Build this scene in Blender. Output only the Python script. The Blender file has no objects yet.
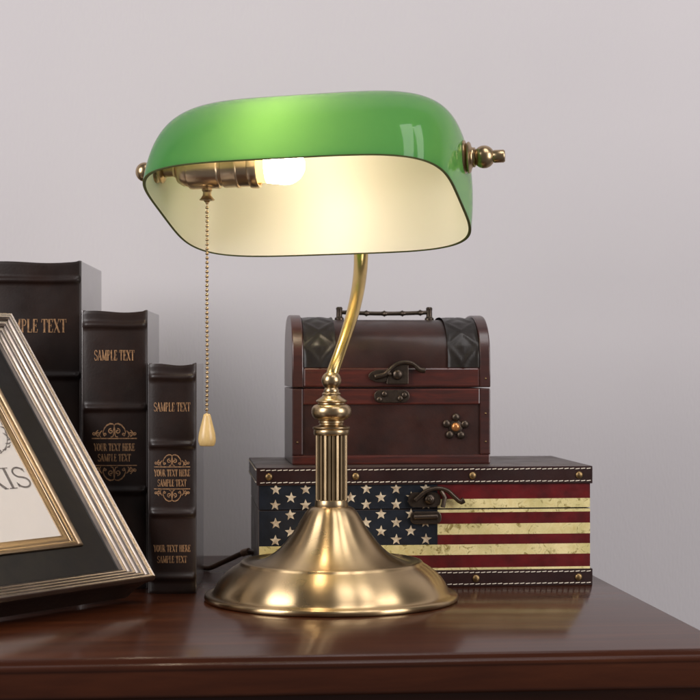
import bpy, bmesh, math, random
from mathutils import Vector, Matrix
R = math.radians
random.seed(7)
sc = bpy.context.scene
COL = sc.collection

# ------------------------------------------------------------------ camera, world, lights, exposure
FPX, EYE = 1700.0, 0.192            # focal length in 700-px units, eye height above the desk top
cd = bpy.data.cameras.new('camera'); cam = bpy.data.objects.new('camera', cd); COL.objects.link(cam)
cam.location = (0, 0, EYE); cam.rotation_euler = (R(90), 0, 0)
cd.lens = 36 * FPX / 700; cd.sensor_width = 36; cd.shift_y = 15 / 700.0
cd.clip_start = 0.05; cd.clip_end = 100
cd.dof.use_dof = True; cd.dof.focus_distance = 1.40; cd.dof.aperture_fstop = 13
sc.camera = cam

w = bpy.data.worlds.new('World'); sc.world = w; w.use_nodes = True
bg = w.node_tree.nodes['Background']
bg.inputs[0].default_value = (0.78, 0.73, 0.74, 1); bg.inputs[1].default_value = 0.185

def area(name, loc, target, sx, sy, power, color):
    l = bpy.data.lights.new(name, 'AREA'); l.shape = 'RECTANGLE'; l.size = sx; l.size_y = sy
    l.energy = power; l.color = color
    o = bpy.data.objects.new(name, l); COL.objects.link(o); o.location = loc
    d = Vector(target) - Vector(loc); o.rotation_euler = d.to_track_quat('-Z', 'Y').to_euler()
    return o
area('softbox_a', (-1.45, 0.35, 0.85), (0.0, 1.45, 0.15), 0.8, 1.2, 34, (1.0, 0.955, 0.95))
area('softbox_b', (1.42, 0.28, 0.62), (0.0, 1.45, 0.20), 0.34, 1.15, 11, (1.0, 0.955, 0.955))
area('softbox_d', (1.62, 0.60, 0.62), (0.0, 1.45, 0.20), 0.34, 1.15, 11, (1.0, 0.955, 0.955))
area('window_pane_a', (0.38, 0.55, 2.05), (0.1, 1.7, 0.45), 0.42, 1.15, 9.0, (1.0, 0.96, 0.97))
area('window_pane_b', (0.93, 0.66, 1.98), (0.25, 1.7, 0.45), 0.42, 1.15, 9.0, (1.0, 0.96, 0.97))

sc.view_settings.view_transform = 'Standard'; sc.view_settings.look = 'None'
sc.view_settings.exposure = 0.0; sc.view_settings.gamma = 1.0
sc.render.engine = 'CYCLES'
sc.cycles.use_denoising = True; sc.cycles.denoising_prefilter = 'ACCURATE'
sc.cycles.max_bounces = 10; sc.cycles.diffuse_bounces = 6; sc.cycles.glossy_bounces = 5
sc.cycles.transmission_bounces = 8; sc.cycles.sample_clamp_indirect = 8

# ------------------------------------------------------------------ materials
def lin(c):
    return tuple(((x/255)/12.92 if x/255 <= .04045 else ((x/255+.055)/1.055)**2.4) for x in c) + (1,)
class Mat:
    def __init__(s, name):
        s.m = bpy.data.materials.new(name); s.m.use_nodes = True
        s.nt = s.m.node_tree; s.n = s.nt.nodes; s.b = s.n['Principled BSDF']
    def set(s, **k):
        for a, v in k.items(): s.b.inputs[a.replace('_', ' ')].default_value = v
        return s
    def node(s, t, **k):
        n = s.n.new(t)
        for a, v in k.items(): setattr(n, a, v)
        return n
    def link(s, a, b): s.nt.links.new(a, b)
    def coords(s, scale=(1, 1, 1), rot=(0, 0, 0), out='Object'):
        tc = s.node('ShaderNodeTexCoord'); mp = s.node('ShaderNodeMapping')
        mp.inputs['Scale'].default_value = scale; mp.inputs['Rotation'].default_value = rot
        s.link(tc.outputs[out], mp.inputs[0]); return mp.outputs[0]
    def noise(s, vec, scale, detail=4, rough=.55, dist=0):
        n = s.node('ShaderNodeTexNoise'); n.inputs['Scale'].default_value = scale
        n.inputs['Detail'].default_value = detail; n.inputs['Roughness'].default_value = rough
        n.inputs['Distortion'].default_value = dist
        s.link(vec, n.inputs['Vector']); return n.outputs[0]
    def ramp(s, fac, stops):
        r = s.node('ShaderNodeValToRGB'); e = r.color_ramp.elements
        while len(e) < len(stops): e.new(.5)
        for i, (p, c) in enumerate(stops): e[i].position = p; e[i].color = c
        s.link(fac, r.inputs[0]); return r.outputs[0]
    def rng(s, fac, a, b, c, d):
        r = s.node('ShaderNodeMapRange')
        for i, v in zip((1, 2, 3, 4), (a, b, c, d)): r.inputs[i].default_value = v
        s.link(fac, r.inputs[0]); return r.outputs[0]
    def bump(s, h, strength, dist=.001):
        b = s.node('ShaderNodeBump'); b.inputs['Strength'].default_value = strength; b.inputs['Distance'].default_value = dist
        s.link(h, b.inputs['Height']); s.link(b.outputs[0], s.b.inputs['Normal']); return b
    def base(s, c): s.link(c, s.b.inputs['Base Color'])
    def roughness(s, c): s.link(c, s.b.inputs['Roughness'])

def simple(name, col, rough=.5, metal=0., spots=None, nscale=60, bump=0., **k):
    m = Mat(name).set(Roughness=rough, Metallic=metal, **k)
    v = m.coords(); f = m.noise(v, nscale)
    c1 = tuple(col[:3]); c2 = spots or tuple(x * .78 for x in c1)
    m.base(m.ramp(f, [(.35, tuple(c1)+(1,)), (.7, tuple(c2)+(1,))]))
    m.roughness(m.rng(m.noise(v, nscale * 2.3), .3, .7, rough * .85, min(1, rough * 1.2)))
    if bump: m.bump(m.noise(v, nscale * 6), bump, .0004)
    return m.m

def brass(name, col, rough, aniso=0.0, dark=.7):
    m = Mat(name).set(Metallic=1., Roughness=rough)
    v = m.coords(); f = m.noise(v, 45, 5)
    m.base(m.ramp(f, [(.3, tuple(col)+(1,)), (.75, tuple(x * dark for x in col)+(1,))]))
    if aniso:
        m.b.inputs['Anisotropic'].default_value = aniso
        t = m.node('ShaderNodeTangent', direction_type='RADIAL', axis='Z'); m.link(t.outputs[0], m.b.inputs['Tangent']); m.b.inputs['Anisotropic Rotation'].default_value = .25
        # fine turning lines round the spun metal
        v2 = m.coords(scale=(3, 3, 1400)); h = m.noise(v2, 1.0, 2)
        m.bump(h, .035, .0002)
    m.roughness(m.rng(m.noise(v, 25, 3), .3, .7, rough * .9, rough * 1.15))
    return m.m
M = {}
M['brass_spun'] = brass('spun_brass', (.56, .41, .225), .29, .96, .9)
M['brass'] = brass('antique_brass', (.48, .355, .205), .29)
M['brass_arm'] = brass('polished_brass', (.70, .50, .19), .24)
M['brass_socket'] = brass('socket_brass', (.74, .57, .38), .28)
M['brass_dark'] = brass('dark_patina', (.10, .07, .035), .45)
M['bronze'] = simple('dark_bronze', (.075, .056, .042), .36, .85, bump=.3, nscale=200)
M['stud'] = simple('brass_stud', (.27, .18, .085), .42, 1., nscale=300)
M['copper'] = simple('copper_stone', (.50, .21, .07), .25, .6, nscale=300)

m = Mat('wall_paint').set(Roughness=.75)
v = m.coords(); n1 = m.noise(v, 2.5, 3); m.base(m.ramp(n1, [(.3, (.512, .488, .496, 1)), (.7, (.486, .464, .474, 1))]))
wv = m.coords(scale=(1, 1, .25)); m.bump(m.noise(wv, 420, 3), .4, .0007); M['wall'] = m.m

m = Mat('desk_wood').set(Coat_Weight=.64, Coat_Roughness=.14, Coat_IOR=1.5, Specular_IOR_Level=.05)
v = m.coords(scale=(1.2, 14, 14)); f = m.noise(v, 5, 6, .6, .4)
m.base(m.ramp(f, [(.25, (.023, .0056, .0021, 1)), (.55, (.044, .0112, .0038, 1)), (.8, (.076, .0215, .0070, 1))]))
m.set(Roughness=.4); v3 = m.coords(scale=(1, 3, 1), rot=(0, 0, .5)); m.link(m.rng(m.noise(v3, 9, 4), .3, .75, .11, .21), m.b.inputs['Coat Roughness'])
m.bump(m.noise(v, 9, 4), .05, .0004); M['desk'] = m.m

def leather(name, a, b, rough=.36, coat=.35, scale=500):
    m = Mat(name).set(Roughness=rough, Coat_Weight=coat, Coat_Roughness=.22, Specular_IOR_Level=.3)
    v = m.coords(); f = m.noise(v, 28, 5)
    m.base(m.ramp(f, [(.3, a+(1,)), (.75, b+(1,))]))
    vo = m.node('ShaderNodeTexVoronoi'); vo.inputs['Scale'].default_value = scale; m.link(v, vo.inputs['Vector'])
    m.bump(vo.outputs['Distance'], .10, .0004)
    m.roughness(m.rng(m.noise(v, 40, 3), .3, .7, rough * .8, rough * 1.25)); return m.m
M['book_leather'] = leather('book_leather', (.0095, .0046, .0034), (.0190, .0080, .0050), .46, .12)
M['cover_leather'] = simple('cover_leather', (.045, .036, .034), .4, nscale=20, spots=(.038, .030, .028), Coat_Weight=1.0, Coat_Roughness=.16, Coat_IOR=1.75)
M['strip_leather'] = leather('strip_leather', (.014, .0045, .0038), (.026, .0078, .006), .42, .2)
M['chest_leather'] = leather('chest_leather', (.014, .0058, .0044), (.042, .0130, .0084), .42, .14)
M['chest_leather_dark'] = leather('embossed_leather', (.010, .0080, .0065), (.015, .0105, .008), .46, .1)
M['side_leather'] = leather('side_leather', (.055, .04, .035), (.075, .055, .048), .5, .2)
M['gilt'] = simple('gilt', (.42, .235, .11), .5, .3, nscale=420, spots=(.15, .08, .045))
M['pages'] = simple('page_block', (.55, .47, .33), .8)
M['thread'] = simple('pale_thread', (.70, .63, .52), .8, nscale=900)

def wood(name, a, b, rough=.35, sc3=(3, 30, 30), coat=.4):
    m = Mat(name).set(Roughness=rough, Coat_Weight=coat, Coat_Roughness=.2)
    v = m.coords(scale=sc3); f = m.noise(v, 8, 6, .6, .5)
    m.base(m.ramp(f, [(.28, a+(1,)), (.72, b+(1,))])); m.bump(m.noise(v, 20, 3), .12, .0004); return m.m
M['red_wood'] = wood('mahogany', (.085, .0140, .0075), (.022, .0060, .0045))
M['dark_wood'] = wood('dark_mahogany', (.050, .0125, .0085), (.024, .0075, .006))
M['navy'] = simple('navy_paint', (.0095, .013, .020), .45, nscale=90, spots=(.0055, .007, .010), Specular_IOR_Level=.25)
M['flag_red'] = simple('flag_red', (.115, .0085, .0095), .38, nscale=70, spots=(.060, .006, .0065), Specular_IOR_Level=.25)
M['star'] = simple('star_cream', (.62, .53, .38), .5, .1, nscale=260, spots=(.24, .16, .09))
m = Mat('parchment').set(Roughness=.42, Metallic=.1)
v = m.coords(); f = m.noise(v, 130, 6, .7, 1.4); g = m.noise(v, 24, 3)
mx = m.node('ShaderNodeMixRGB', blend_type='MULTIPLY'); mx.inputs[0].default_value = .75
m.link(m.ramp(f, [(.36, (.30, .23, .07, 1)), (.46, (.78, .69, .38, 1)), (.7, (.66, .54, .25, 1))]), mx.inputs[1])
m.link(m.ramp(g, [(.38, (.62, .62, .42, 1)), (.6, (1, .97, .88, 1))]), mx.inputs[2]); m.base(mx.outputs[0]); M['parchment'] = m.m

# lamp glass
m = Mat('green_glass'); m.n.remove(m.b); out = m.n['Material Output']
tr = m.node('ShaderNodeBsdfTranslucent'); tr.inputs[0].default_value = (.35, .74, .20, 1)
df = m.node('ShaderNodeBsdfDiffuse'); df.inputs[0].default_value = (.022, .18, .062, 1)
gl = m.node('ShaderNodeBsdfGlossy'); gl.inputs['Roughness'].default_value = .06
mix = m.node('ShaderNodeMixShader'); mix.inputs[0].default_value = .42
m.link(df.outputs[0], mix.inputs[1]); m.link(tr.outputs[0], mix.inputs[2])
fr = m.node('ShaderNodeFresnel'); fr.inputs[0].default_value = 1.34
mix2 = m.node('ShaderNodeMixShader'); m.link(fr.outputs[0], mix2.inputs[0]); m.link(mix.outputs[0], mix2.inputs[1]); m.link(gl.outputs[0], mix2.inputs[2])
m.link(mix2.outputs[0], out.inputs[0]); M['green_glass'] = m.m
m = Mat('opal_lining'); m.n.remove(m.b); out = m.n['Material Output']
tr = m.node('ShaderNodeBsdfTranslucent'); tr.inputs[0].default_value = (.95, .93, .82, 1)
df = m.node('ShaderNodeBsdfDiffuse'); df.inputs[0].default_value = (.84, .785, .715, 1)
mix = m.node('ShaderNodeMixShader'); mix.inputs[0].default_value = .50
m.link(df.outputs[0], mix.inputs[1]); m.link(tr.outputs[0], mix.inputs[2])
gl = m.node('ShaderNodeBsdfGlossy'); gl.inputs['Roughness'].default_value = .45
mix2 = m.node('ShaderNodeMixShader'); mix2.inputs[0].default_value = .04
m.link(mix.outputs[0], mix2.inputs[1]); m.link(gl.outputs[0], mix2.inputs[2]); m.link(mix2.outputs[0], out.inputs[0]); M['opal'] = m.m
M['rim_glass'] = simple('glass_rim', (.13, .15, .055), .2, nscale=80)
m = Mat('glowing_bulb').set(Base_Color=(1, .9, .7, 1), Roughness=.3, Emission_Color=(1.0, .81, .58, 1), Emission_Strength=54.0); M['bulb'] = m.m
m = Mat('bulb_neck').set(Base_Color=(.95, .85, .5, 1), Roughness=.25, Emission_Color=(1.0, .72, .25, 1), Emission_Strength=1.6); M['bulb_neck'] = m.m
M['pull_wood'] = wood('pull_wood', (.66, .47, .20), (.55, .37, .14), .4, (60, 60, 12), .2)
M['cord'] = simple('brown_cord', (.085, .052, .040), .45)
M['cord_end'] = simple('cord_sleeve', (.30, .20, .16), .5)
M['silver'] = simple('silver_leaf', (.265, .225, .195), .34, 1., nscale=30, spots=(.25, .21, .18))
M['gold'] = simple('gold_leaf', (.29, .21, .135), .34, 1., nscale=40, spots=(.27, .195, .12))
M['frame_black'] = simple('black_lacquer', (.0065, .0048, .0042), .5, nscale=40, Specular_IOR_Level=.3)
M['frame_side'] = simple('frame_side', (.022, .012, .009), .4, nscale=40)
M['paper'] = simple('print_paper', (.60, .56, .52), .45, nscale=12, spots=(.57, .525, .48), Coat_Weight=.3, Coat_Roughness=.05)
M['ink'] = simple('grey_ink', (.10, .085, .075), .7, nscale=400, spots=(.19, .165, .145))

# ------------------------------------------------------------------ mesh helpers
def empty(name, loc, rz=0, **props):
    o = bpy.data.objects.new(name, None); COL.objects.link(o); o.location = loc; o.rotation_euler.z = rz
    o.empty_display_size = .02
    for k, v in props.items(): o[k] = v
    return o
class MB:
    """collects geometry of ONE part"""
    def __init__(s): s.v = []; s.f = []; s.mi = []; s.sm = []
    def add(s, vs, fs, mi=0, smooth=True):
        o = len(s.v); s.v += [tuple(v) for v in vs]
        for f in fs: s.f.append([i + o for i in f]); s.mi.append(mi); s.sm.append(smooth)
    def from_bm(s, bm, mi=0, smooth=True):
        bm.verts.index_update(); s.add([v.co for v in bm.verts], [[v.index for v in f.verts] for f in bm.faces], mi, smooth); bm.free()
    def box(s, c0, c1, bev=0., mi=0, seg=2):
        bm = bmesh.new(); bmesh.ops.create_cube(bm, size=1)
        for v in bm.verts: v.co = Vector([(c0[i] + c1[i]) / 2 + v.co[i] * (c1[i] - c0[i]) for i in range(3)])
        if bev: bmesh.ops.bevel(bm, geom=bm.edges[:], offset=bev, segments=seg, profile=.6, affect='EDGES')
        s.from_bm(bm, mi, False)
    def ball(s, c, r, mi=0, sub=2, sq=(1, 1, 1)):
        bm = bmesh.new(); bmesh.ops.create_uvsphere(bm, u_segments=8 * sub, v_segments=5 * sub, radius=1)
        for v in bm.verts: v.co = Vector([c[i] + v.co[i] * r * sq[i] for i in range(3)])
        s.from_bm(bm, mi)
    def lathe(s, prof, seg=64, org=(0, 0, 0), X=(1, 0, 0), Y=(0, 1, 0), Z=(0, 0, 1), mi=0):
        org, X, Y, Z = map(Vector, (org, X, Y, Z)); vs = []; fs = []
        for (r, z) in prof:
            for k in range(seg):
                a = 2 * math.pi * k / seg; vs.append(org + X * (r * math.cos(a)) + Y * (r * math.sin(a)) + Z * z)
        for i in range(len(prof) - 1):
            for k in range(seg):
                k2 = (k + 1) % seg; fs.append([i * seg + k, i * seg + k2, (i + 1) * seg + k2, (i + 1) * seg + k])
        s.add(vs, fs, mi)
        for idx, fl in ((0, True), (len(prof) - 1, False)):
            if prof[idx][0] > 1e-5:
                ring = [idx * seg + k for k in range(seg)]; s.add([vs[i] for i in ring], [list(range(seg))[::-1] if fl else list(range(seg))], mi, False)
    def tube(s, pts, rad, seg=12, mi=0, flat=1.0):
        pts = [Vector(p) for p in pts]; n = len(pts); rs = rad if isinstance(rad, (list, tuple)) else [rad] * n
        vs = []; fs = []; prev = None
        for i, p in enumerate(pts):
            t = (pts[min(i + 1, n - 1)] - pts[max(i - 1, 0)]).normalized()
            if prev is None: a = t.orthogonal().normalized()
            else: a = (prev - t * prev.dot(t)).normalized()
            prev = a; b = t.cross(a)
            for k in range(seg):
                q = 2 * math.pi * k / seg; vs.append(p + a * rs[i] * math.cos(q) + b * rs[i] * flat * math.sin(q))
        for i in range(n - 1):
            for k in range(seg): fs.append([i * seg + k, i * seg + (k + 1) % seg, (i + 1) * seg + (k + 1) % seg, (i + 1) * seg + k])
        s.add(vs, fs, mi); s.add(vs[:seg], [list(range(seg))[::-1]], mi, False); s.add(vs[-seg:], [list(range(seg))], mi, False)
    def prism(s, poly, y0, y1, mi=0, smooth=False):
        """polygon in x,z pushed from y0 (front) to y1 (back)"""
        n = len(poly); vs = [(x, y0, z) for x, z in poly] + [(x, y1, z) for x, z in poly]
        s.add(vs, [list(range(n)), [i + n for i in range(n)][::-1]], mi, False)
        s.add(vs, [[i, i + n, (i + 1) % n + n, (i + 1) % n] for i in range(n)], mi, smooth)
    def ribbon(s, pts, wd, fn, mi=0):
        """flat stroke of width wd along 2-D pts, mapped to space by fn(x, z)"""
        n = len(pts); vs = []
        ws = wd if isinstance(wd, (list, tuple)) else [wd] * n
        for i in range(n):
            a = pts[max(i - 1, 0)]; b = pts[min(i + 1, n - 1)]; dx, dz = b[0] - a[0], b[1] - a[1]; L = math.hypot(dx, dz) or 1
            nx, nz = -dz / L * ws[i] / 2, dx / L * ws[i] / 2
            vs += [fn(pts[i][0] + nx, pts[i][1] + nz), fn(pts[i][0] - nx, pts[i][1] - nz)]
        s.add(vs, [[2 * i, 2 * i + 1, 2 * i + 3, 2 * i + 2] for i in range(n - 1)], mi, False)
    def build(s, name, mats, parent=None, bevel=0., autosmooth=40, **props):
        me = bpy.data.meshes.new(name); me.from_pydata(s.v, [], s.f)
        if not isinstance(mats, (list, tuple)): mats = [mats]
        for x in mats: me.materials.append(M[x])
        for p, i, q in zip(me.polygons, s.mi, s.sm): p.material_index = i; p.use_smooth = q
        bm = bmesh.new(); bm.from_mesh(me); bmesh.ops.remove_doubles(bm, verts=bm.verts, dist=1e-6)
        bmesh.ops.recalc_face_normals(bm, faces=bm.faces)
        for e in bm.edges:
            if len(e.link_faces) == 2 and e.calc_face_angle(0) > R(autosmooth): e.smooth = False
        bm.to_mesh(me); bm.free()
        o = bpy.data.objects.new(name, me); COL.objects.link(o); o.parent = parent
        if bevel:
            b = o.modifiers.new('bevel', 'BEVEL'); b.width = bevel; b.segments = 2; b.limit_method = 'ANGLE'; b.angle_limit = R(50)
        for k, v in props.items(): o[k] = v
        return o
def spline(pts, n=8):
    """Catmull-Rom through the points"""
    P = [Vector(p) for p in pts]; P = [P[0] * 2 - P[1]] + P + [P[-1] * 2 - P[-2]]; out = []
    for i in range(1, len(P) - 2):
        a, b, c, d = P[i - 1:i + 3]
        for k in range(n):
            t = k / n; out.append(.5 * ((2 * b) + (c - a) * t + (2 * a - 5 * b + 4 * c - d) * t * t + (3 * b - a - 3 * c + d) * t ** 3))
    out.append(P[-2]); return out

# ------------------------------------------------------------------ the setting: wall
YAW = R(5.6); ux, uy = math.cos(YAW), math.sin(YAW)
b = MB(); b.box((-3.5, 0, -.9), (3.5, .1, 2.2))
wall = b.build('wall', 'wall', None, kind='structure'); wall.location = (0, 1.80, 0); wall.rotation_euler.z = YAW

# ------------------------------------------------------------------ desk
# front edge through (0, 1.1255); right edge through (.2555, 1.241)
fe = Vector((0, 1.1255)); xd = Vector((ux, uy)); yd = Vector((-uy, ux))
XR = (Vector((.2555, 1.241)) - fe).dot(xd); DW, DD = 1.15, .60
ctr = fe + xd * (XR - DW / 2) + yd * (DD / 2)
desk = empty('desk', (ctr.x, ctr.y, -.74), YAW, label='glossy dark red-brown wooden desk carrying the lamp, books and boxes', category='desk')
b = MB(); hx, hy = DW / 2, DD / 2
prof = [(-.0035, 0), (-.0028, -.0003), (-.0022, -.0016), (-.0014, -.0046), (.0006, -.0050), (.0020, -.0034), (.0034, -.0038), (.0044, -.0052), (.0045, -.0070), (.0036, -.0080), (.0038, -.0090), (.0064, -.0228), (.0058, -.0246), (.0034, -.0258), (-.020, -.0265)]
vs = []; fs = []
for d, z in prof: vs += [(-hx - d, -hy - d, z + .74), (hx + d, -hy - d, z + .74), (hx + d, hy + d, z + .74), (-hx - d, hy + d, z + .74)]
for i in range(len(prof) - 1):
    for k in range(4): fs.append([4 * i + k, 4 * i + (k + 1) % 4, 4 * i + 4 + (k + 1) % 4, 4 * i + 4 + k])
fs += [[0, 1, 2, 3]]; n = 4 * (len(prof) - 1); fs += [[n + 3, n + 2, n + 1, n]]
b.add(vs, fs, 0, True); b.build('tabletop', 'desk', desk, autosmooth=50)
b = MB(); b.box((-hx + .012, -hy + .016, .59), (hx - .010, hy - .02, .7134), .002); b.build('apron', 'desk', desk)
for sx in (-1, 1):
    for sy in (-1, 1):
        b = MB(); cx, cy = sx * (hx - .055), sy * (hy - .05)
        b.prism([(cx - .022, .5895), (cx + .022, .5895), (cx + .014, 0), (cx - .014, 0)], cy - .02, cy + .02); b.build('leg', 'desk', desk, bevel=.003)

# ------------------------------------------------------------------ lettering
def arc(cx, cy, rx, ry, a0, a1, n=12): return [(cx + rx * math.cos(R(a0 + (a1 - a0) * i / n)), cy + ry * math.sin(R(a0 + (a1 - a0) * i / n))) for i in range(n + 1)]
TK, TN, SF = .15, .065, .05      # thick, thin, serif
def ser(x, z, w_=.20): return ([(x - w_ / 2, z), (x + w_ / 2, z)], SF)
G = {
 'S': (.56, [(arc(.28, .745, .21, .225, 20, 250, 14) + arc(.28, .27, .23, .24, 75, -165, 14), .10), ([(.47, .93), (.485, .74)], .04), ([(.06, .05), (.045, .28)], .04)]),
 'A': (.72, [([(.10, 0), (.35, 1)], TN), ([(.34, 1), (.62, 0)], TK), ([(.19, .34), (.52, .34)], .05), ser(.10, .02), ser(.62, .02, .24)]),
 'M': (.90, [([(.14, 0), (.14, 1)], TN), ([(.14, 1), (.45, .05)], TK), ([(.45, .05), (.75, 1)], TN), ([(.75, 0), (.75, 1)], TK), ser(.14, .02), ser(.75, .02, .26), ser(.10, .98, .14), ser(.79, .98, .18)]),
 'P': (.60, [([(.17, 0), (.17, 1)], TK), ([(.17, .975), (.30, .975)] + arc(.30, .74, .21, .235, 90, -90) + [(.17, .505)], .075), ser(.17, .02, .26), ser(.10, .98, .14)]),
 'L': (.58, [([(.17, 0), (.17, 1)], TK), ([(.10, .03), (.50, .03)], .06), ([(.51, 0), (.53, .26)], .05), ser(.17, .98, .26)]),
 'E': (.60, [([(.17, 0), (.17, 1)], TK), ([(.08, .03), (.50, .03)], .06), ([(.08, .97), (.49, .97)], .06), ([(.17, .52), (.40, .52)], .05), ([(.40, .40), (.40, .64)], .04), ([(.51, 0), (.54, .26)], .05), ([(.50, 1), (.51, .76)], .05)]),
 'T': (.64, [([(.32, 0), (.32, 1)], TK), ([(.04, .97), (.60, .97)], .06), ([(.04, 1), (.02, .74)], .05), ([(.60, 1), (.62, .74)], .05), ser(.32, .02, .28)]),
 'X': (.70, [([(.10, 1), (.59, 0)], TK), ([(.58, 1), (.10, 0)], TN), ser(.12, .98, .24), ser(.57, .98), ser(.11, .02), ser(.59, .02, .24)]),
 'Y': (.68, [([(.08, 1), (.34, .48)], TK), ([(.60, 1), (.34, .48)], TN), ([(.34, .5), (.34, 0)], TK), ser(.34, .02, .28), ser(.10, .98, .22), ser(.59, .98)]),
 'O': (.72, [(arc(.36, .5, .28, .47, 0, 360, 24), [.15 * abs(math.cos(R(15 * i))) + .05 for i in range(25)])]),
 'U': (.70, [([(.16, 1), (.16, .32)] + arc(.36, .30, .20, .28, 180, 360) + [(.56, 1)], [.15] + [.14] * 3 + [.08] * 12 ), ser(.16, .98, .26), ser(.56, .98)]),
 'R': (.70, [([(.17, 0), (.17, 1)], TK), ([(.17, .975), (.30, .975)] + arc(.30, .74, .20, .235, 90, -90) + [(.17, .505)], .075), ([(.32, .52), (.62, .02)], TK), ser(.17, .02, .26), ser(.10, .98, .14), ser(.63, .02, .14)]),
 'H': (.76, [([(.17, 0), (.17, 1)], TK), ([(.59, 0), (.59, 1)], TK), ([(.17, .52), (.59, .52)], .055), ser(.17, .02, .26), ser(.17, .98, .26), ser(.59, .02, .26), ser(.59, .98, .26)]),
 'I': (.36, [([(.18, 0), (.18, 1)], TK), ser(.18, .02, .28), ser(.18, .98, .28)]),
 ' ': (.34, [])}
def fix_w(pts, wd):
    if isinstance(wd, list):
        wd = (wd + [wd[-1]] * len(pts))[:len(pts)]
    return wd
def text(mb, s, cx, z0, width, height, fn, thin=1.0):
    tot = sum(G[c][0] for c in s); k = width / tot; x = cx - width / 2
    for c in s:
        for pts, wd in G[c][1]:
            wd = fix_w(pts, wd)
            P = [(x + p[0] * k, z0 + p[1] * height) for p in pts]
            h = (k + height) / 2 * thin
            W = [q * h for q in wd] if isinstance(wd, list) else wd * h
            mb.ribbon(P, W, fn)
        x += G[c][0] * k
def spiral(cx, cz, r0, r1, a0, a1, n=22): return [(cx + (r0 + (r1 - r0) * i / n) * math.cos(R(a0 + (a1 - a0) * i / n)), cz + (r0 + (r1 - r0) * i / n) * math.sin(R(a0 + (a1 - a0) * i / n))) for i in range(n + 1)]
def ornament(mb, cx, z0, W, H, up, fn):
    """scroll crest standing on a rule; up = 1 or -1"""
    t = W * .022
    def put(pts, wd): mb.ribbon([(cx + x * W, z0 + up * z * H) for x, z in pts], wd, fn)
    put([(-.5 + i * .1, 0) for i in range(11)], t * 1.1)
    for sg in (-1, 1):
        def m_(pts): return [(sg * x, z) for x, z in pts]
        def sp(cx_, cz_, r0, r1, a0, a1): return [(sg * (cx_ + p[0]), cz_ + p[1] * W / H) for p in spiral(0, 0, r0, r1, a0, a1)]
        put(m_([(0, .90), (.03, 1.0), (.09, 1.02), (.16, .92), (.22, .70), (.25, .45), (.24, .28)]), [t * .7, t * 1.3, t * 1.7, t * 1.5, t * 1.2, t * .9, t * .5])
        put(sp(.075, .50, .062, .012, 100, -330), t * 1.15)
        put(m_([(0, .88), (.012, .60), (.014, .30), (.03, .14), (.08, .10)]), t)
        put(sp(.200, .28, .038, .008, -80, 330), t)
        put(m_([(.27, .55), (.31, .42), (.33, .22), (.30, .08)]), [t * .7, t * 1.4, t, t * .7])
        put(sp(.355, .30, .050, .010, -100, 320), t * 1.15)
        put(m_([(.36, .58), (.41, .40), (.44, .2)]), t)
        put(sp(.450, .34, .038, .008, -150, 280), t)

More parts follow.
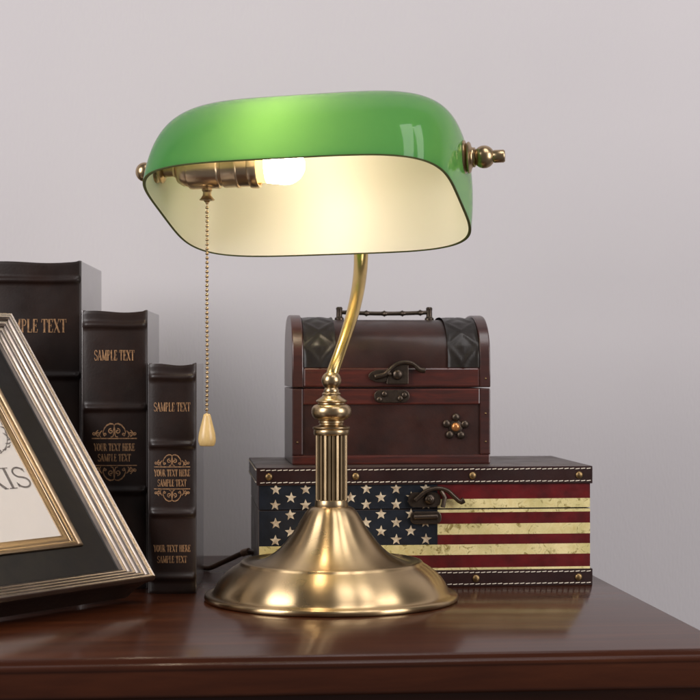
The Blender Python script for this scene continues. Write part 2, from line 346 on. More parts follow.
# ------------------------------------------------------------------ books
def book(px_r, Y, wd, ht, dep, bands, titles, crests, lower, label, rz=R(2.0)):
    xr = (px_r - 350) / FPX * Y; bx = xr - wd / 2
    root = empty('book', (bx + .5 * dep * -math.sin(rz), Y + dep / 2 * math.cos(rz), 0), rz, label=label, category='book', group='leather bound books on the desk')
    h = wd / 2; y0 = -dep / 2; BUL = .004
    def bulge(x): q = max(0, 1 - (x / h) ** 2); return BUL * q ** .5 if q > 0 else 0
    def band_h(z):
        r = 0
        for bz in bands:
            d = abs(z - bz) / .0042
            if d < 1: r = max(r, .0026 * (math.cos(d * math.pi) + 1) / 2)
        return r
    # spine
    zs = [0, .0015]
    z = .003
    while z < ht - .003: zs.append(z); z += .0016
    zs += [ht - .003, ht - .0015, ht]
    xs = [-h * math.cos(math.pi * i / 20) for i in range(21)]
    vs = []; nx = len(xs)
    def sag(x): return .0007 * math.sin((x / h + 1) * math.pi * 1.1) - .0006 * (1 - (x / h) ** 2) + .0009 * math.exp(-((x / h - .96) / .05) ** 2)
    for zz in zs:
        for x in xs:
            e = .8 if zz in (0, ht) else 0
            edge = min(1, (h - abs(x)) / .003)
            top = max(0, (zz - ht * .9) / (ht * .1))
            vs.append((x, y0 + BUL + .0005 - bulge(x) - band_h(zz) * edge + e * .0008, zz + top * sag(x)))
    fs = [[i * nx + k, i * nx + k + 1, (i + 1) * nx + k + 1, (i + 1) * nx + k] for i in range(len(zs) - 1) for k in range(nx - 1)]
    nb = len(vs); N = len(vs); vs += [(x, y0 + .010, z) for x, y, z in vs[:]]
    fs += [[N + j for j in f][::-1] for f in fs[:]]
    top = (len(zs) - 1) * nx
    fs += [[top + k, top + k + 1, N + top + k + 1, N + top + k] for k in range(nx - 1)]
    fs += [[k, N + k, N + k + 1, k + 1] for k in range(nx - 1)]
    fs += [[i * nx, (i + 1) * nx, N + (i + 1) * nx, N + i * nx] for i in range(len(zs) - 1)]
    fs += [[i * nx + nx - 1, N + i * nx + nx - 1, N + (i + 1) * nx + nx - 1, (i + 1) * nx + nx - 1] for i in range(len(zs) - 1)]
    b = MB(); b.add(vs, fs); spine = b.build('spine', 'book_leather', root, autosmooth=60)
    for sx in (-1, 1):
        b = MB(); x0, x1 = sorted((sx * (h - .0035), sx * (h + .0002)))
        b.box((x0, y0 + .0035, 0), (x1, dep / 2, ht + .0008), .0009); b.build('cover', 'cover_leather', root)
    b = MB(); b.box((-h + .0036, y0 + .0102, .004), (h - .0036, dep / 2 - .005, ht - .005)); b.build('page_block', 'pages', root)
    def fn(x, z): return (x, y0 + BUL + .0005 - bulge(x) - .0004, z)
    for (z, w_, hh) in titles:
        b = MB(); text(b, 'SAMPLE TEXT', 0, z, w_, hh, fn, 1.0); b.build('title_lettering', 'gilt', spine)
    for (z1, z2, w_, hh, zt, tw, th) in crests:
        for zc, up in ((z1, 1), (z2, -1)):
            b = MB(); ornament(b, 0, zc, w_, hh, up, fn); b.build('gilt_crest', 'gilt', spine)
        b = MB(); text(b, 'YOUR TEXT HERE', 0, zt[0], tw, th, fn, 1.1); text(b, 'SAMPLE TEXT', 0, zt[1], tw * .8, th, fn, 1.1); b.build('crest_lettering', 'gilt', spine)
    for (za, zb, tw, th) in lower:
        b = MB(); text(b, 'YOUR TEXT HERE', 0, za, tw, th, fn, 1.1); text(b, 'SAMPLE TEXT', 0, zb, tw * .8, th, fn, 1.1); b.build('foot_lettering', 'gilt', spine)
    return root
def zz(py, Y): return EYE - (py - 365) / FPX * Y
Y1, Y2, Y3 = 1.515, 1.455, 1.425
def px(n, Y): return n / FPX * Y
book(80.5, Y1, px(95, Y1), zz(261.5, Y1), .165, [zz(y, Y1) for y in (280, 376, 472, 568)],
     [(zz(332.5, Y1), px(66, Y1), px(13.5, Y1))], [], [], 'tallest and leftmost leather book, half hidden behind the picture frame')
book(147, Y2, px(65.5, Y2), zz(311, Y2), .130, [zz(y, Y2) for y in (325, 408, 491, 574)],
     [(zz(360.5, Y2), px(40, Y2), px(10.5, Y2))],
     [(zz(438.5, Y2), zz(465.5, Y2), px(45, Y2), px(14.5, Y2), (zz(451, Y2), zz(461.5, Y2)), px(41, Y2), px(7.5, Y2))], [],
     'middle-height leather book with gilt crest, between the tallest and the shortest book')
book(196, Y3, px(48, Y3), zz(364, Y3), .120, [zz(y, Y3) for y in (377, 445, 513.5, 577.5)],
     [(zz(411.5, Y3), px(36.5, Y3), px(9, Y3))],
     [(zz(467, Y3), zz(489, Y3), px(36, Y3), px(12, Y3), (zz(476.5, Y3), zz(486.5, Y3)), px(36, Y3), px(7, Y3))],
     [(zz(552, Y3), zz(563, Y3), px(37, Y3), px(7, Y3))],
     'shortest and rightmost leather book, beside the lamp foot and pull chain')

# ------------------------------------------------------------------ picture frame (leans back, turned to the right)
BETA, LEAN = R(53.6), R(38.1)
Sx = Vector((math.cos(BETA), math.sin(BETA), 0))
Up = Vector((-math.sin(BETA) * math.sin(LEAN), math.cos(BETA) * math.sin(LEAN), math.cos(LEAN)))
Nn = Sx.cross(Up)
FW, FH = .205, .274
PB = Vector((-.1789, 1.388, 0))              # bottom right corner of the frame's back, on the desk
Nn = Nn if Nn.dot(Vector((0, -1, 0))) > 0 else -Nn
ctr = PB - Sx * FW / 2
fr = empty('picture_frame', (ctr.x, ctr.y, 0), 0, label='silver and black picture frame with gold inner lip leaning back in front of the books', category='picture frame')
def FP(s, r, h): return (PB - ctr) + Sx * (s - FW) + Up * r + Nn * h        # s from left edge, r from bottom, h above the back
def ring(profile, name, mat, parent, asm=25):
    """mitred moulding: profile = (inset from outer edge, height)"""
    vs = []; fs = []
    for d, h in profile: vs += [FP(d, d, h), FP(FW - d, d, h), FP(FW - d, FH - d, h), FP(d, FH - d, h)]
    for i in range(len(profile) - 1):
        for k in range(4): fs.append([4 * i + k, 4 * i + (k + 1) % 4, 4 * i + 4 + (k + 1) % 4, 4 * i + 4 + k])
    b = MB(); b.add(vs, fs, 0, True)
    return b.build(name, mat, parent, autosmooth=asm)
h_pic = .0175; h_g = .0217; h_b = .0202; h_t = .0352
# outer silver ridges from tip (0) to .0186 inset
ridge = [(-.0010, h_t - .0040), (-.0004, h_t - .0012), (.0006, h_t)]
NR = 4
for i in range(NR):
    a = .0010 + .0176 * i / NR; bb = .0010 + .0176 * (i + 1) / NR; wdt = bb - a
    ha = h_t - (h_t - h_b) * (a - .0006) / .018; hb_ = h_t - (h_t - h_b) * (bb - .0006) / .018
    for j in range(1, 7):
        t = j / 7; ridge.append((a + wdt * t, ha + (hb_ - ha) * t + .0009 * math.sin(math.pi * t) ** .8 - .0004))
    ridge.append((bb, hb_ - .0012 if i < NR - 1 else h_b))
ring(ridge, 'silver_moulding', 'silver', fr, 50)
ring([(.0186, h_b - .0001), (.0195, h_b - .0006), (.030, h_b - .0002), (.0436, h_g - .0012), (.0440, h_g - .0030)], 'black_panel', 'frame_black', fr)
gp = [(.0438, h_g - .0030), (.0442, h_g + .0006), (.0450, h_g + .0010), (.0462, h_g - .0002), (.0468, h_g - .0016), (.0478, h_g - .0012), (.0492, h_g - .0012), (.0506, h_g - .0020), (.0512, h_g - .0036), (.0524, h_g - .0034), (.0540, h_g - .0036), (.0556, h_g - .0038), (.0570, h_pic + .0006), (.0574, h_pic - .0005)]
ring(gp, 'gold_lip', 'gold', fr, 50)
ring([(-.0010, h_t - .0040), (-.0008, h_t - .0060), (.0015, h_t - .012), (.0030, .012), (.0030, .0), (.0550, .0)], 'frame_side', 'frame_side', fr)
b = MB(); d = .0560; b.add([FP(d, d, h_pic - .0002), FP(FW - d, d, h_pic - .0002), FP(FW - d, FH - d, h_pic - .0002), FP(d, FH - d, h_pic - .0002)], [[0, 1, 2, 3]], 0, False)
pic = b.build('print', 'paper', fr)
b = MB()
def fpic(x, z): return FP(x, z, h_pic + .0002)
xr = FW - .0586
text(b, 'PARIS', xr - .043, .0576 + .0475, .086, .0205, fpic, .62)
# wreath of little leaves above the word
cx, cz, rr = FW / 2 + .016, .0576 + .110, .030
for k in range(44):
    a = 2 * math.pi * k / 44 + random.uniform(-.03, .03); r0 = rr * random.uniform(.94, 1.05)
    x, z = cx + r0 * math.cos(a), cz + r0 * math.sin(a); t = a + random.choice((-1, 1)) * random.uniform(.3, 1.1) + math.pi / 2
    L = random.uniform(.004, .008); p = [(x, z), (x + L * .5 * math.cos(t), z + L * .5 * math.sin(t)), (x + L * math.cos(t + .3), z + L * math.sin(t + .3))]
    b.ribbon(p, [.0003, .0016, .0002], fpic)
b.ribbon(arc(cx, cz, rr, rr, 0, 360, 60), .0007, fpic)
b.build('print_lettering', 'ink', pic)
b = MB(); b.add([FP(.003, .003, -.0004), FP(FW - .003, .003, -.0004), FP(FW - .003, FH - .003, -.0004), FP(.003, FH - .003, -.0004)], [[3, 2, 1, 0]], 0, False)
b.build('backing_board', 'frame_side', fr)
b = MB(); e0 = FP(FW / 2 - .02, FH * .72, -.002); e1 = FP(FW / 2 + .02, FH * .72, -.002)
foot = Vector((e0 + e1) / 2) + Vector((-Nn.x, -Nn.y, 0)).normalized() * .085; foot.z = .0
fa, fb = foot - Sx * .025, foot + Sx * .025; th = Nn * -.003
b.add([e0, e1, fb, fa, e0 + th, e1 + th, fb + th + Vector((0, 0, .0019)), fa + th + Vector((0, 0, .0019))], [[0, 1, 2, 3], [7, 6, 5, 4], [0, 4, 5, 1], [1, 5, 6, 2], [2, 6, 7, 3], [3, 7, 4, 0]], 0, False)
b.build('easel_leg', 'frame_side', fr)

# ------------------------------------------------------------------ flag box
BW, BD, BH = .2904, .165, .104
box = empty('storage_box', (.0577, 1.5513, 0), YAW, label='long low box with stars and stripes front and stitched leather strips, under the chest', category='box')
SP = .0675; hx, hy = BW / 2, BD / 2
b = MB(); b.box((-hx + .0006, -hy + .0006, .0006), (hx - .0006, hy, SP - .0003), .0008); body = b.build('box_body', 'side_leather', box)
b = MB(); b.box((-hx + .0006, -hy + .0006, SP + .0003), (hx - .0006, hy, BH - .0012), .0008); lid = b.build('lid', 'strip_leather', box)
CX = .010
def panel(name, par, cuts, z0, z1, canton0):
    b = MB(); yf = -hy
    def q(x0, x1, a, c, mi): b.add([(x0, yf, a), (x1, yf, a), (x1, yf, c), (x0, yf, c)], [[0, 1, 2, 3]], mi, False)
    L = -hx + .0010; Rr = hx - .0008
    for (a, c, mi) in cuts:
        if canton0 is not None and a >= canton0 - 1e-6: q(CX, Rr, a, c, mi)
        else: q(L, Rr, a, c, mi)
    if canton0 is not None: q(L, CX, canton0, z1, 0)
    return b.build(name, ['navy', 'flag_red', 'parchment'], par)
pb = panel('flag_panel', body, [(.0140, .0165, 2), (.0165, .0276, 1), (.0276, .0366, 2), (.0366, .0452, 1), (.0452, .0545, 2), (.0545, .0643, 1), (.0643, SP - .0006, 2)], .014, SP - .0006, .0366)
pl = panel('flag_panel', lid, [(SP + .0006, .076, 2), (.076, .0862, 1), (.0862, .089, 1)], SP, .089, SP + .0006)
def star(mb, x, z, r, rot=0):
    pts = []
    for k in range(10):
        a = math.pi / 2 + k * math.pi / 5 + rot; q = r if k % 2 == 0 else r * .42; pts.append((x + q * math.cos(a), -hy - .0003, z + q * math.sin(a)))
    pts = [(p[0] + random.uniform(-.00022, .00022), p[1], p[2] + random.uniform(-.00022, .00022)) for p in pts]; pts.append((x, -hy - .00032, z)); mb.add(pts, [[k, (k + 1) % 10, 10] for k in range(10)], 0, False)
for par, js in ((pb, (0, 1, 2, 3)), (pl, (4, 5, 6))):
    b = MB()
    for j in js:
        for k in range(12):
            if k % 2 == j % 2:
                x = -.0002 - .013 * k
                if x > -hx + .006: star(b, x + random.uniform(-.0003, .0003), .0415 + .0073 * j + (.0012 if j == 4 else 0), .0050, random.uniform(-.08, .08))
    b.build('stars', 'star', par)
def strip(par, z0, z1, zs_st, zstud, xs_stud):
    b = MB(); b.box((-hx - .0006, -hy - .0012, z0), (hx + .0006, -hy + .0004, z1), .0005)
    b.box((-hx - .0012, -hy - .0012, z0), (-hx + .0005, hy, z1), .0005); b.box((hx - .0005, -hy - .0012, z0), (hx + .0012, hy, z1), .0005)
    st = b.build('leather_strip', 'strip_leather', par)
    b = MB()
    for zc in zs_st:
        x = -hx + .002
        while x < hx - .004:
            dz = random.uniform(-.00015, .00015)
            b.tube([(x, -hy - .00125, zc + dz - .0002), (x + .0018, -hy - .0017, zc + dz), (x + .0036, -hy - .00125, zc + dz + .0002)], .00042, 5); x += .0049
        y = -hy + .004
        while y < hy - .004:
            b.tube([(-hx - .0012, y, zc), (-hx - .0017, y + .0018, zc), (-hx - .0012, y + .0036, zc)], .00042, 5); y += .0049
    b.build('stitching', 'thread', st)
    for x in xs_stud:
        b = MB(); b.ball((x, -hy - .0014, zstud), .0033, 0, 2, (1, .55, 1)); b.build('stud', 'stud', st)
strip(lid, .0888, .1040, (.0912, .1018), .0962, (-.136, -.0612, .0405, .1345))
strip(body, 0, .0146, (.0024, .0124), .0072, (-.136, -.0612, .0435, .1340))
b = MB(); b.box((-hx + .0001, -hy + .0001, BH - .0011), (hx - .0001, hy, BH), .0003); b.build('lid_top', 'side_leather', lid)
# latch of the box; origin at local x of the latch plate
def px_front(pxx, pyy, root, front_y, yaw):
    """local (x, z) on a front face for a pixel"""
    c, s = math.cos(yaw), math.sin(yaw); o = root.location
    t = (pxx - 350) / FPX
    # point = o + x*(c,s) + fy*(-s,c); X = t*Y
    ox = o.x - s * front_y; oy = o.y + c * front_y
    x = (t * oy - ox) / (c - t * s); Y = oy + s * x
    return x, EYE - (pyy - 365) / FPX * Y - o.z
def P2(pts, root, fy): return [px_front(a, c, root, fy, YAW) for a, c in pts]
def rrect(x0, z0, x1, z1, r, n=5):
    out = []
    for cx, cz, a in ((x1 - r, z1 - r, 0), (x0 + r, z1 - r, 90), (x0 + r, z0 + r, 180), (x1 - r, z0 + r, 270)): out += arc(cx, cz, r, r, a, a + 90, n)
    return out
fy = -hy
b = MB()
(xa, za), (xb, zb) = P2([(408, 507), (440, 492)], box, fy); b.prism(rrect(xa, za, xb, zb, .005), fy - .0034, fy + .0002)
pts = P2([(414, 500), (425, 491), (436, 488), (446, 490), (453, 496), (459, 501), (463, 499.5)], box, fy)
b.tube(spline([(x, fy - .0055, z) for x, z in pts], 5), [.0022] * 8 + [.0020] * 18 + [.0026] * 5, 10)
(x, z), = P2([(429, 499)], box, fy); b.ball((x, fy - .0040, z), .0050, 0, 2, (1, .6, 1)); b.ball((x, fy - .0072, z), .0022, 0, 2, (1, .6, 1))
pts = P2([(440, 490), (444, 497), (442, 507)], box, fy); b.tube([(x, fy - .0048, z) for x, z in pts], .0020, 8)
b.build('latch', 'bronze', lid, bevel=.0006)
b = MB(); (xa, za), (xb, zb) = P2([(410, 524), (441, 511)], box, fy); b.prism(rrect(xa, za, xb, zb, .0045), fy - .0030, fy + .0002)
(xa, za), (xb, zb) = P2([(413, 517), (437, 513)], box, fy); b.tube([(xa, fy - .0035, za), (xb, fy - .0035, za + .0005)], .0026, 10)
b.build('latch_plate', 'bronze', body, bevel=.0006)
for x in (-.09, .09):
    b = MB(); b.box((x - .012, hy - .0002, SP - .008), (x + .012, hy + .0016, SP + .008), .0006); b.build('hinge', 'bronze', body)

# ------------------------------------------------------------------ arched chest on the box
CW, CD, CH = .1766, .115, .1315
chest = empty('treasure_chest', (.0315, 1.5589, BH), YAW, label='small arched mahogany chest with bronze latch and handle, standing on the flag box', category='chest')
hx, hy = CW / 2, CD / 2; fy = -hy
b = MB(); b.box((-hx + .001, fy + .002, .0008), (hx - .001, hy - .001, .0670), .0006); cb = b.build('chest_body', 'chest_leather', chest)
b = MB()
b.box((-hx, fy, 0), (hx, fy + .006, .0085), .0016)
b.box((-hx + .0095, fy + .0004, .0530), (hx - .0095, fy + .006, .0672), .0012)
b.box((-hx, fy, .0085), (-hx + .0095, fy + .006, .0672), .0012, 1)
b.box((hx - .0095, fy, .0085), (hx, fy + .006, .0672), .0012, 1)
b.box((-hx + .0001, fy + .006, .0), (-hx + .006, hy, .0672), .0010, 1); b.box((hx - .006, fy + .006, .0), (hx - .0001, hy, .0672), .0010, 1)
b.build('wood_trim', ['red_wood', 'dark_wood'], cb)
def arch(extra=0., z0=.0682, zv=.086, n=28, dy=0.):
    pts = [(fy - dy, z0), (fy - dy, zv)]
    for i in range(1, n): a = math.pi * i / n; c_, s_ = math.cos(a), math.sin(a); pts.append((-(hy + dy) * math.copysign(abs(c_) ** .8, c_), zv + (CH - zv + extra) * s_ ** .8))
    return pts + [(hy + dy, zv), (hy + dy, z0)]
def arch_solid(mb, x0, x1, prof, mi=0):
    n = len(prof); vs = [(x0, y, z) for y, z in prof] + [(x1, y, z) for y, z in prof]
    mb.add(vs, [list(range(n)), [i + n for i in range(n)][::-1]], mi, False); mb.add(vs, [[i, (i + 1) % n, (i + 1) % n + n, i + n] for i in range(n)], mi, True)
b = MB(); arch_solid(b, -hx + .009, hx - .009, arch(-.0022, dy=-.0012)); cl = b.build('chest_lid', 'chest_leather', chest, autosmooth=35)
b = MB()
for sg in (-1, 1):
    x0, x1 = sorted((sg * hx, sg * (hx - .0100))); arch_solid(b, x0, x1, arch(.0020), 1)
b.box((-hx + .0100, fy, .0684), (hx - .0100, fy + .006, .0855), .0014)
b.build('wood_trim', ['red_wood', 'dark_wood'], cl, bevel=.0012)
# embossed leather straps with a diamond and scroll relief
for sg in (-1, 1):
    c = sg * (hx - .0245); b = MB(); pr = arch(-.0008, z0=.0862, dy=-.0003)[1:-1]
    NX = 16; rows = []
    dense = []
    for i in range(len(pr) - 1):
        for k in range(3): t = k / 3; dense.append((pr[i][0] * (1 - t) + pr[i + 1][0] * t, pr[i][1] * (1 - t) + pr[i + 1][1] * t))
    dense.append(pr[-1]); nrow = len(dense); vs = []
    for i, (y, z) in enumerate(dense):
        u = i / (nrow - 1) * 9.0
        for k in range(NX + 1):
            v_ = k / NX * 2 - 1; dd = abs(((u) % 2) - 1) + abs(v_); e = .0011 * math.exp(-((dd - .95) / .16) ** 2) + .0009 * math.exp(-(dd / .35) ** 2)
            if abs(v_) > .9: e = .0010
            ang = math.atan2(z - .086, y); vs.append((c + v_ * .0140, y + math.cos(ang) * e, z + math.sin(ang) * e))
    b.add(vs, [[i * (NX + 1) + k, i * (NX + 1) + k + 1, (i + 1) * (NX + 1) + k + 1, (i + 1) * (NX + 1) + k] for i in range(nrow - 1) for k in range(NX)])
    b.build('embossed_strap', 'chest_leather_dark', cl, autosmooth=80)
# latch
b = MB()
(cx, cz), = P2([(380, 376)], chest, fy); b.prism([(cx + q[0], cz + q[1]) for q in arc(0, 0, .0105, .0056, 0, 342, 18)], fy - .0030, fy + .0002)
pts = P2([(374, 377), (384, 374.5), (391, 368), (398, 363.5), (406, 362.3), (413, 364.5), (419, 369.5), (424.5, 370.5)], chest, fy)
b.tube(spline([(x, fy - .0048, z) for x, z in pts], 5), [.0026] * 8 + [.0020] * 20 + [.0024] * 8, 10)
pts = P2([(388, 368), (398, 364.2), (408, 364), (408, 384), (386, 384)], chest, fy); b.prism(pts, fy - .0038, fy - .0001)
(x, z), = P2([(397, 374.5)], chest, fy); b.ball((x, fy - .0044, z), .0048, 0, 2, (1, .6, 1)); (x, z), = P2([(389, 374)], chest, fy); b.ball((x, fy - .0052, z), .0020)
b.build('latch', 'bronze', cl, bevel=.0005)
b = MB(); (xa, za), (xb, zb) = P2([(374, 402.5), (409, 390)], chest, fy); b.prism(rrect(xa, za, xb, zb, .0048), fy - .0026, fy + .0002)
for q in ((379, 399.5), (400, 398.5), (384, 394), (404, 395)): (x, z), = P2([q], chest, fy); b.ball((x, fy - .0030, z), .0027, 0, 2, (1, .6, 1))
b.build('latch_plate', 'bronze', cb, bevel=.0005)
(cx, cz), = P2([(455.5, 427)], chest, fy + .002)
fl = MB()
for k in range(5): a = R(88 + 72 * k); fl.ball((cx + .0086 * math.cos(a), fy + .0012, cz + .0086 * math.sin(a)), .0036, 0, 2, (1, .6, 1))
fl.lathe([(.0065, 0), (.0062, .001), (.004, .0014)], 20, (cx, fy + .0022, cz), (1, 0, 0), (0, 0, 1), (0, -1, 0)); fl = fl.build('flower_ornament', 'bronze', cb)
b = MB(); b.ball((cx, fy + .0006, cz), .0040, 0, 2, (1, .7, 1)); b.build('centre_stone', 'copper', fl)
# handle
b = MB(); zt = CH - .0022
for x in (-.0415, .0415): b.lathe([(.0044, -.004), (.0042, .0015), (.0028, .003), (.0027, .0085), (.0031, .0105), (.0022, .0118), (0, .012)], 16, (x, 0, zt))
hp = []; hr = []
for i in range(61):
    t = i / 60; x = -.0415 + .083 * t; hp.append((x, 0, zt + .0070 - .0012 * math.sin(math.pi * t)))
    hr.append(.0019 + .0011 * max(math.exp(-((t - q) / .014) ** 2) for q in (.1, .3, .5, .7, .9)))
b.tube(hp, hr, 10); b.build('handle', 'bronze', cl)
for q in ((-hx + .0045, .020), (hx - .0045, .020), (hx - .0045, .045), (hx - .0045, .076)):
    b = MB(); b.ball((q[0], fy - .0002, q[1]), .0009); b.build('nail', 'stud', cb if q[1] < .068 else cl)

# ------------------------------------------------------------------ banker's lamp
LX, LY = -.0152, 1.395
lamp = empty('desk_lamp', (LX, LY, 0), 0, label='lit brass desk lamp with a long green glass shade and pull chain', category='lamp')
LO = Vector((LX, LY, 0))
b = MB()
foot_prof = [(0, .0008), (.090, .0008), (.100, 0), (.1032, .0006), (.1042, .0022), (.1040, .0040), (.1030, .0050), (.1005, .0053), (.0985, .0056), (.0974, .0066), (.0964, .0080),
    (.0952, .0105), (.0932, .0138), (.0904, .0172), (.0868, .0205), (.0828, .0233), (.0792, .0254), (.0765, .0270), (.0752, .0280), (.0747, .0290), (.0738, .0297), (.0722, .0299), (.0700, .0294), (.0672, .0289), (.0640, .0289),
    (.0600, .0298), (.0555, .0314), (.0510, .0336), (.0465, .0365), (.0424, .0400), (.0386, .0440), (.0350, .0484), (.0316, .0530), (.0285, .0580), (.0256, .0632), (.0229, .0682), (.0203, .0722), (.0178, .0749), (.0150, .0760), (.0100, .0762), (0, .0762)]
fp = []
for i, (r, z) in enumerate(foot_prof): fp.append((r, z + .0019 * (min(1, max(0, (z - .012) / .014)) if r > .03 else max(0, (.0762 - z) / .025))) if i > 8 else (r, z))
b.lathe(fp, 128); b.build('lamp_foot', 'brass_spun', lamp, autosmooth=50)
# fluted column
b = MB(); NF = 22
b.lathe([(.0136, .0758), (.0138, .0765), (.0136, .0790), (.0132, .0812), (.0124, .0818)], 64)
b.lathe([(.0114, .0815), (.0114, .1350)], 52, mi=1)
for k in range(NF):
    a = 2 * math.pi * k / NF; c, s = math.cos(a), math.sin(a); T = Vector((-s, c, 0)); N_ = Vector((c, s, 0)); hw = .00112
    vs = []
    for z in (.0815, .1350):
        for (t, r) in ((-hw, .0112), (-hw, .0124), (-hw * .55, .0130), (hw * .55, .0130), (hw, .0124), (hw, .0112)): vs.append(N_ * r + T * t + Vector((0, 0, z)))
    b.add(vs, [[i, i + 1, i + 7, i + 6] for i in range(5)], 0, True)
b.build('fluted_column', ['brass', 'brass_dark'], lamp)
b = MB()
b.lathe([(.0118, .1346), (.0140, .1346), (.0146, .1352), (.0147, .1380), (.0144, .1388), (.0150, .1394), (.0156, .1402), (.0155, .1411), (.0140, .1417), (.0112, .1424), (.0098, .1432), (.0096, .1440), (.0104, .1446), (.0106, .1453), (.0101, .1462),
    (.0112, .1469), (.0140, .1480), (.0157, .1500), (.0164, .1524), (.0165, .1545), (.0160, .1568), (.0147, .1586), (.0126, .1597), (.0110, .1601), (.0108, .1608), (.0122, .1614), (.0128, .1622), (.0124, .1632), (.0098, .1648), (.0078, .1662), (.0072, .1672), (.0078, .1682), (.0075, .1690), (.0062, .1698), (.0064, .1708), (.0059, .1722)]
    + [(.0082 * math.cos(R(q)), .1793 + .0078 * math.sin(R(q))) for q in range(-50, 91, 10)], 64)
b.build('turned_collar', 'brass', lamp, autosmooth=50)

# shade frame (position, size and tilt of the half-cylinder glass)
SC = Vector((-.03485, 1.39505, .12828 + EYE)) - LO
AL, TL = .30022, .43063
A = Vector((math.cos(AL), -math.sin(AL), .01328)).normalized()
V = Vector((math.sin(AL) * math.cos(TL), math.cos(AL) * math.cos(TL), -math.sin(TL))); V = (V - A * V.dot(A)).normalized()
Wv = A.cross(V)
sa, sb, sH, PE, PM, HW = .13008, .08014, .09407, 4.55, 2.25, .0412
def SPt(u, v, w_): return SC + A * u + V * v + Wv * w_
# arm: behind the shade's rear rim and up to a swivel on its back
def at(pxx, pyy, Y): return Vector(((pxx - 350) / FPX * Y, Y, EYE - (pyy - 365) / FPX * Y)) - LO
ap = [at(330.5, 380, 1.395), at(333.5, 370, 1.397), at(339, 355, 1.405), at(346, 335, 1.420), at(352.5, 314, 1.440), at(357.5, 292, 1.462), at(360.2, 272, 1.482), at(361, 254, 1.494), at(360.5, 235, 1.500), at(358, 212, 1.502)]
back = SPt(.004, sb * .93, .030); ap += [at(354, 196, 1.499)]
pp = spline(ap, 7); n = len(pp)
b = MB(); b.tube(pp, [.0050 + .0014 * min(1, max(0, (i / n - .25) / .45)) for i in range(n)], 20); b.build('arm', 'brass_arm', lamp)

def prof_curve(p, n):
    """arc-length samples of |x|^p+|y|^p=1 from (-1,0) over (0,1) to (1,0)"""
    raw = []
    for i in range(1201):
        t = math.pi - math.pi * i / 1200; c, s = math.cos(t), math.sin(t)
        raw.append((math.copysign(abs(c) ** (2 / p), c), abs(s) ** (2 / p)))
    return raw
def resample(raw, n, sx, sy):
    L = [0]
    for i in range(1, len(raw)): L.append(L[-1] + math.hypot((raw[i][0] - raw[i - 1][0]) * sx, (raw[i][1] - raw[i - 1][1]) * sy))
    out = []; j = 0
    for k in range(n + 1):
        t = L[-1] * k / n
        while j < len(L) - 2 and L[j + 1] < t: j += 1
        d = L[j + 1] - L[j]; f_ = 0 if d == 0 else min(1, max(0, (t - L[j]) / d)); out.append((raw[j][0] + (raw[j + 1][0] - raw[j][0]) * f_, raw[j][1] + (raw[j + 1][1] - raw[j][1]) * f_))
    return out
NU, NT = 176, 80
def shell(off):
    a_, b_, h_ = sa - off, sb - off, sH - off
    pu = resample(prof_curve(PE, 0), NU, a_, (b_ + h_) / 2); pt = resample(prof_curve(PM, 0), NT, b_, h_)
    return [[SPt(a_ * u, b_ * s * cv, h_ * s * sv) for (cv, sv) in pt] for (u, s) in pu]
def shell_mesh(g):
    vs = [p for row in g for p in row]; W_ = NT + 1
    return vs, [[i * W_ + k, i * W_ + k + 1, (i + 1) * W_ + k + 1, (i + 1) * W_ + k] for i in range(NU) for k in range(NT)]
go, gi = shell(0), shell(.0023)
b = MB(); b.add(*shell_mesh(go)); shade = b.build('glass_shade', 'green_glass', lamp, autosmooth=60)
b = MB(); b.add(*shell_mesh(gi)); b.build('opal_lining', 'opal', shade, autosmooth=60)
b = MB()
lo = [r[0] for r in go] + [r[-1] for r in go][::-1]; li = [r[0] for r in gi] + [r[-1] for r in gi][::-1]
lm = [(p + q) / 2 - Wv * .0008 for p, q in zip(lo, li)]; n = len(lo)
b.add(lo + lm + li, [[i, (i + 1) % n, (i + 1) % n + n, i + n] for i in range(n)] + [[i + n, (i + 1) % n + n, (i + 1) % n + 2 * n, i + 2 * n] for i in range(n)], 0, True)
b.build('glass_rim', 'rim_glass', shade, autosmooth=80)
# the rod carrying knobs, socket and bulb runs through both end caps
RL, RR = SPt(-.128, -.028, .0255), SPt(.1285, 0, .0412)
AX = (RR - RL).normalized(); VX = (V - AX * V.dot(AX)).normalized(); WX = AX.cross(VX); ROD = (RR - RL).length
def alath(mb, prof, org, sg=1, seg=40, mi=0): mb.lathe(prof, seg, org, VX, WX if sg > 0 else -WX, AX * sg, mi)
for sg in (-1, 1):
    org = RR if sg > 0 else RL
    b = MB()
    pr = [(.0004, .0), (.0122, .0), (.0126, .0008), (.0124, .0018), (.0108, .0026), (.0100, .0032), (.0112, .0038), (.0114, .0048), (.0104, .0058), (.0078, .0066), (.0070, .0076), (.0072, .0088), (.0062, .0096)]
    pr += [(.0082 * math.cos(R(t)), .0158 + .0082 * math.sin(R(t))) for t in range(-48, 61, 9)]
    if sg < 0: pr = [(.0004, 0), (.0085, 0), (.0088, .001), (.0080, .0022), (.0052, .003), (.0050, .0042)] + [(.0072 * math.cos(R(t)), .0100 + .0072 * math.sin(R(t))) for t in range(-45, 91, 9)]
    pr = [(p_[0] * 1.13, p_[1] * 1.08) for p_ in pr]
    alath(b, pr, org - AX * sg * .0012, sg); knob = b.build('shade_knob', 'brass', lamp, autosmooth=50)
    if sg > 0:
        b = MB(); alath(b, [(.0046, .023), (.0052, .0242), (.0052, .0315), (.0044, .0327), (0, .0329)], org, sg, 24); b.build('thumb_screw', 'brass', knob)
    b = MB(); alath(b, [(.0004, 0), (.0100, 0), (.0102, -.0015), (.0085, -.0028), (.0050, -.0034), (.0048, -.012), (.0, -.0122)], org - AX * sg * .0042, sg); b.build('hub_nut', 'brass', knob, autosmooth=50)
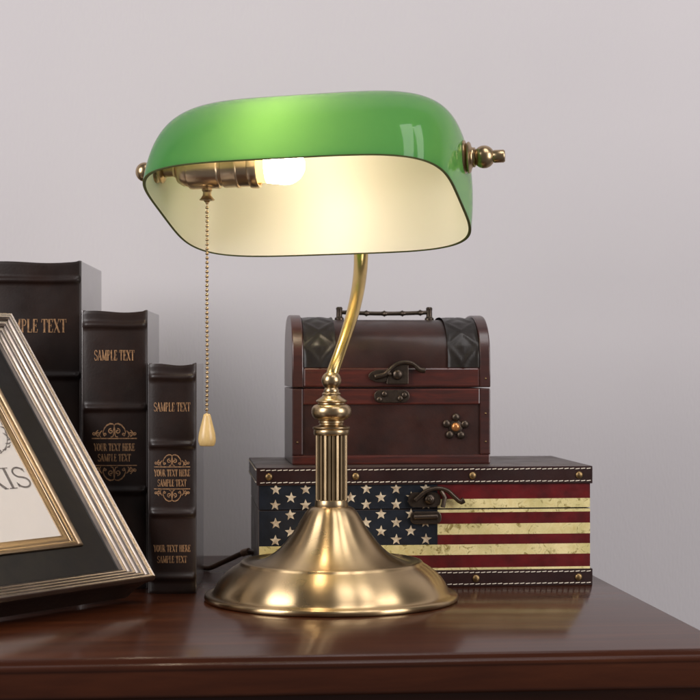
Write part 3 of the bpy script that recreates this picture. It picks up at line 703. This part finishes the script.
# socket on the axis (u measured along the shade)
def U(pxx):
    lo_, hi_ = -.13, .13
    for _ in range(40):
        m_ = (lo_ + hi_) / 2; P = (RL + RR) / 2 + AX * m_ + LO
        if 350 + FPX * P.x / P.y < pxx: lo_ = m_
        else: hi_ = m_
    return lo_
org = (RL + RR) / 2
b = MB()
def uu(p): return U(p)
sp_ = [(.0, uu(174)), (.0055, uu(174)), (.0060, uu(176)), (.0105, uu(178)), (.0132, uu(183)), (.0140, uu(187)), (.0140, uu(189)), (.0158, uu(190)), (.0163, uu(192)), (.0163, uu(219)), (.0158, uu(220)), (.0148, uu(221)), (.0148, uu(223)), (.0158, uu(224)),
       (.0160, uu(225)), (.0160, uu(236)), (.0167, uu(237)), (.0167, uu(239)), (.0158, uu(240)), (.0158, uu(250)), (.0172, uu(251)), (.0176, uu(253)), (.0176, uu(258)), (.0168, uu(259.5)), (.0150, uu(259)), (.0148, uu(250)), (0, uu(249))]
alath(b, sp_, org, 1, 56); socket = b.build('bulb_socket', 'brass_socket', lamp, autosmooth=45)
b = MB(); b.tube([org + AX * (-ROD / 2 + .012), org + AX * uu(175)], .0045, 14); b.build('socket_rod', 'brass', socket)
bl = [(.0128, uu(250)), (.0130, uu(262)), (.0136, uu(267))]
b = MB(); alath(b, bl, org, 1, 40); bulb = b.build('bulb', 'bulb_neck', lamp)
b = MB(); gl_ = [(.0136, uu(267)), (.0139, uu(270)), (.0145, uu(275))]; uc = uu(285)
gl_ += [(.0156 * math.cos(R(t)), uc + .0165 * math.sin(R(t))) for t in range(-22, 91, 8)] ; gl_[-1] = (0, gl_[-1][1])
alath(b, gl_, org, 1, 40); b.build('bulb_globe', 'bulb', bulb)
# pull chain
uch = U(207); top = org + AX * uch; top = top - Vector((0, 0, .0155)); Yc = (top + LO).y
b = MB(); b.lathe([(0, 0), (.0038, 0), (.0044, -.002), (.0034, -.0036), (.0036, -.0060), (.0050, -.0082), (.0064, -.0096), (.0060, -.0104), (.0030, -.0106), (.0016, -.0122), (0, -.0122)], 10, tuple(top)); b.build('chain_guide', 'brass', socket, autosmooth=30)
ztop = top.z - .0125; zend = zz(414, Yc); pitch = .0038; n = int((ztop - zend) / pitch)
b = MB()
for k in range(n + 1):
    z = ztop - k * (ztop - zend) / n; dx = .0007 * math.sin(k * .23) * (k / n) ; b.ball((top.x + dx * .3, top.y, z), .00150, 0, 1)
b.tube([(top.x, top.y, ztop), (top.x, top.y, zend)], .00040, 6); chain = b.build('pull_chain', 'brass', lamp)
b = MB(); s_ = Yc / FPX; zb_ = zz(446, Yc)
b.lathe([(0, 0), (6.6 * s_, 0), (7.6 * s_, .8 * s_), (8.6 * s_, 4 * s_), (8.9 * s_, 7 * s_), (8.3 * s_, 12 * s_), (6.9 * s_, 18 * s_), (5.3 * s_, 24 * s_), (4.0 * s_, 29 * s_), (3.4 * s_, 31.5 * s_), (2.2 * s_, 32.2 * s_), (0, 32.2 * s_)], 28, (top.x, top.y, zb_), )
b.build('chain_pull', 'pull_wood', chain, autosmooth=50)
# power cord: out of the foot's back, up in a loop, down to the desk and away behind the books
cp = [Vector((.01, .098, .005)), Vector((-.02, .125, .006)), at(268, 557, 1.548), at(254, 552.5, 1.560), at(245, 552.5, 1.568), at(234, 557, 1.574), at(222, 562.5, 1.580), at(209, 568, 1.585), at(200, 570.5, 1.592), at(185, 569.5, 1.600), at(150, 567, 1.618), at(110, 565.8, 1.630), at(60, 565.5, 1.635)]
for p in cp: p.z = max(p.z, .0027)
cpp = spline(cp, 8); b = MB(); b.tube([Vector((p.x, p.y, max(p.z, .0026))) for p in cpp], .0025, 12); cord = b.build('power_cord', 'cord', lamp)
b = MB(); b.tube(spline([at(249, 551.6, 1.564), at(246, 552, 1.567), at(242.5, 553.3, 1.5695)], 4), .0034, 12); b.build('cord_sleeve', 'cord_end', cord)
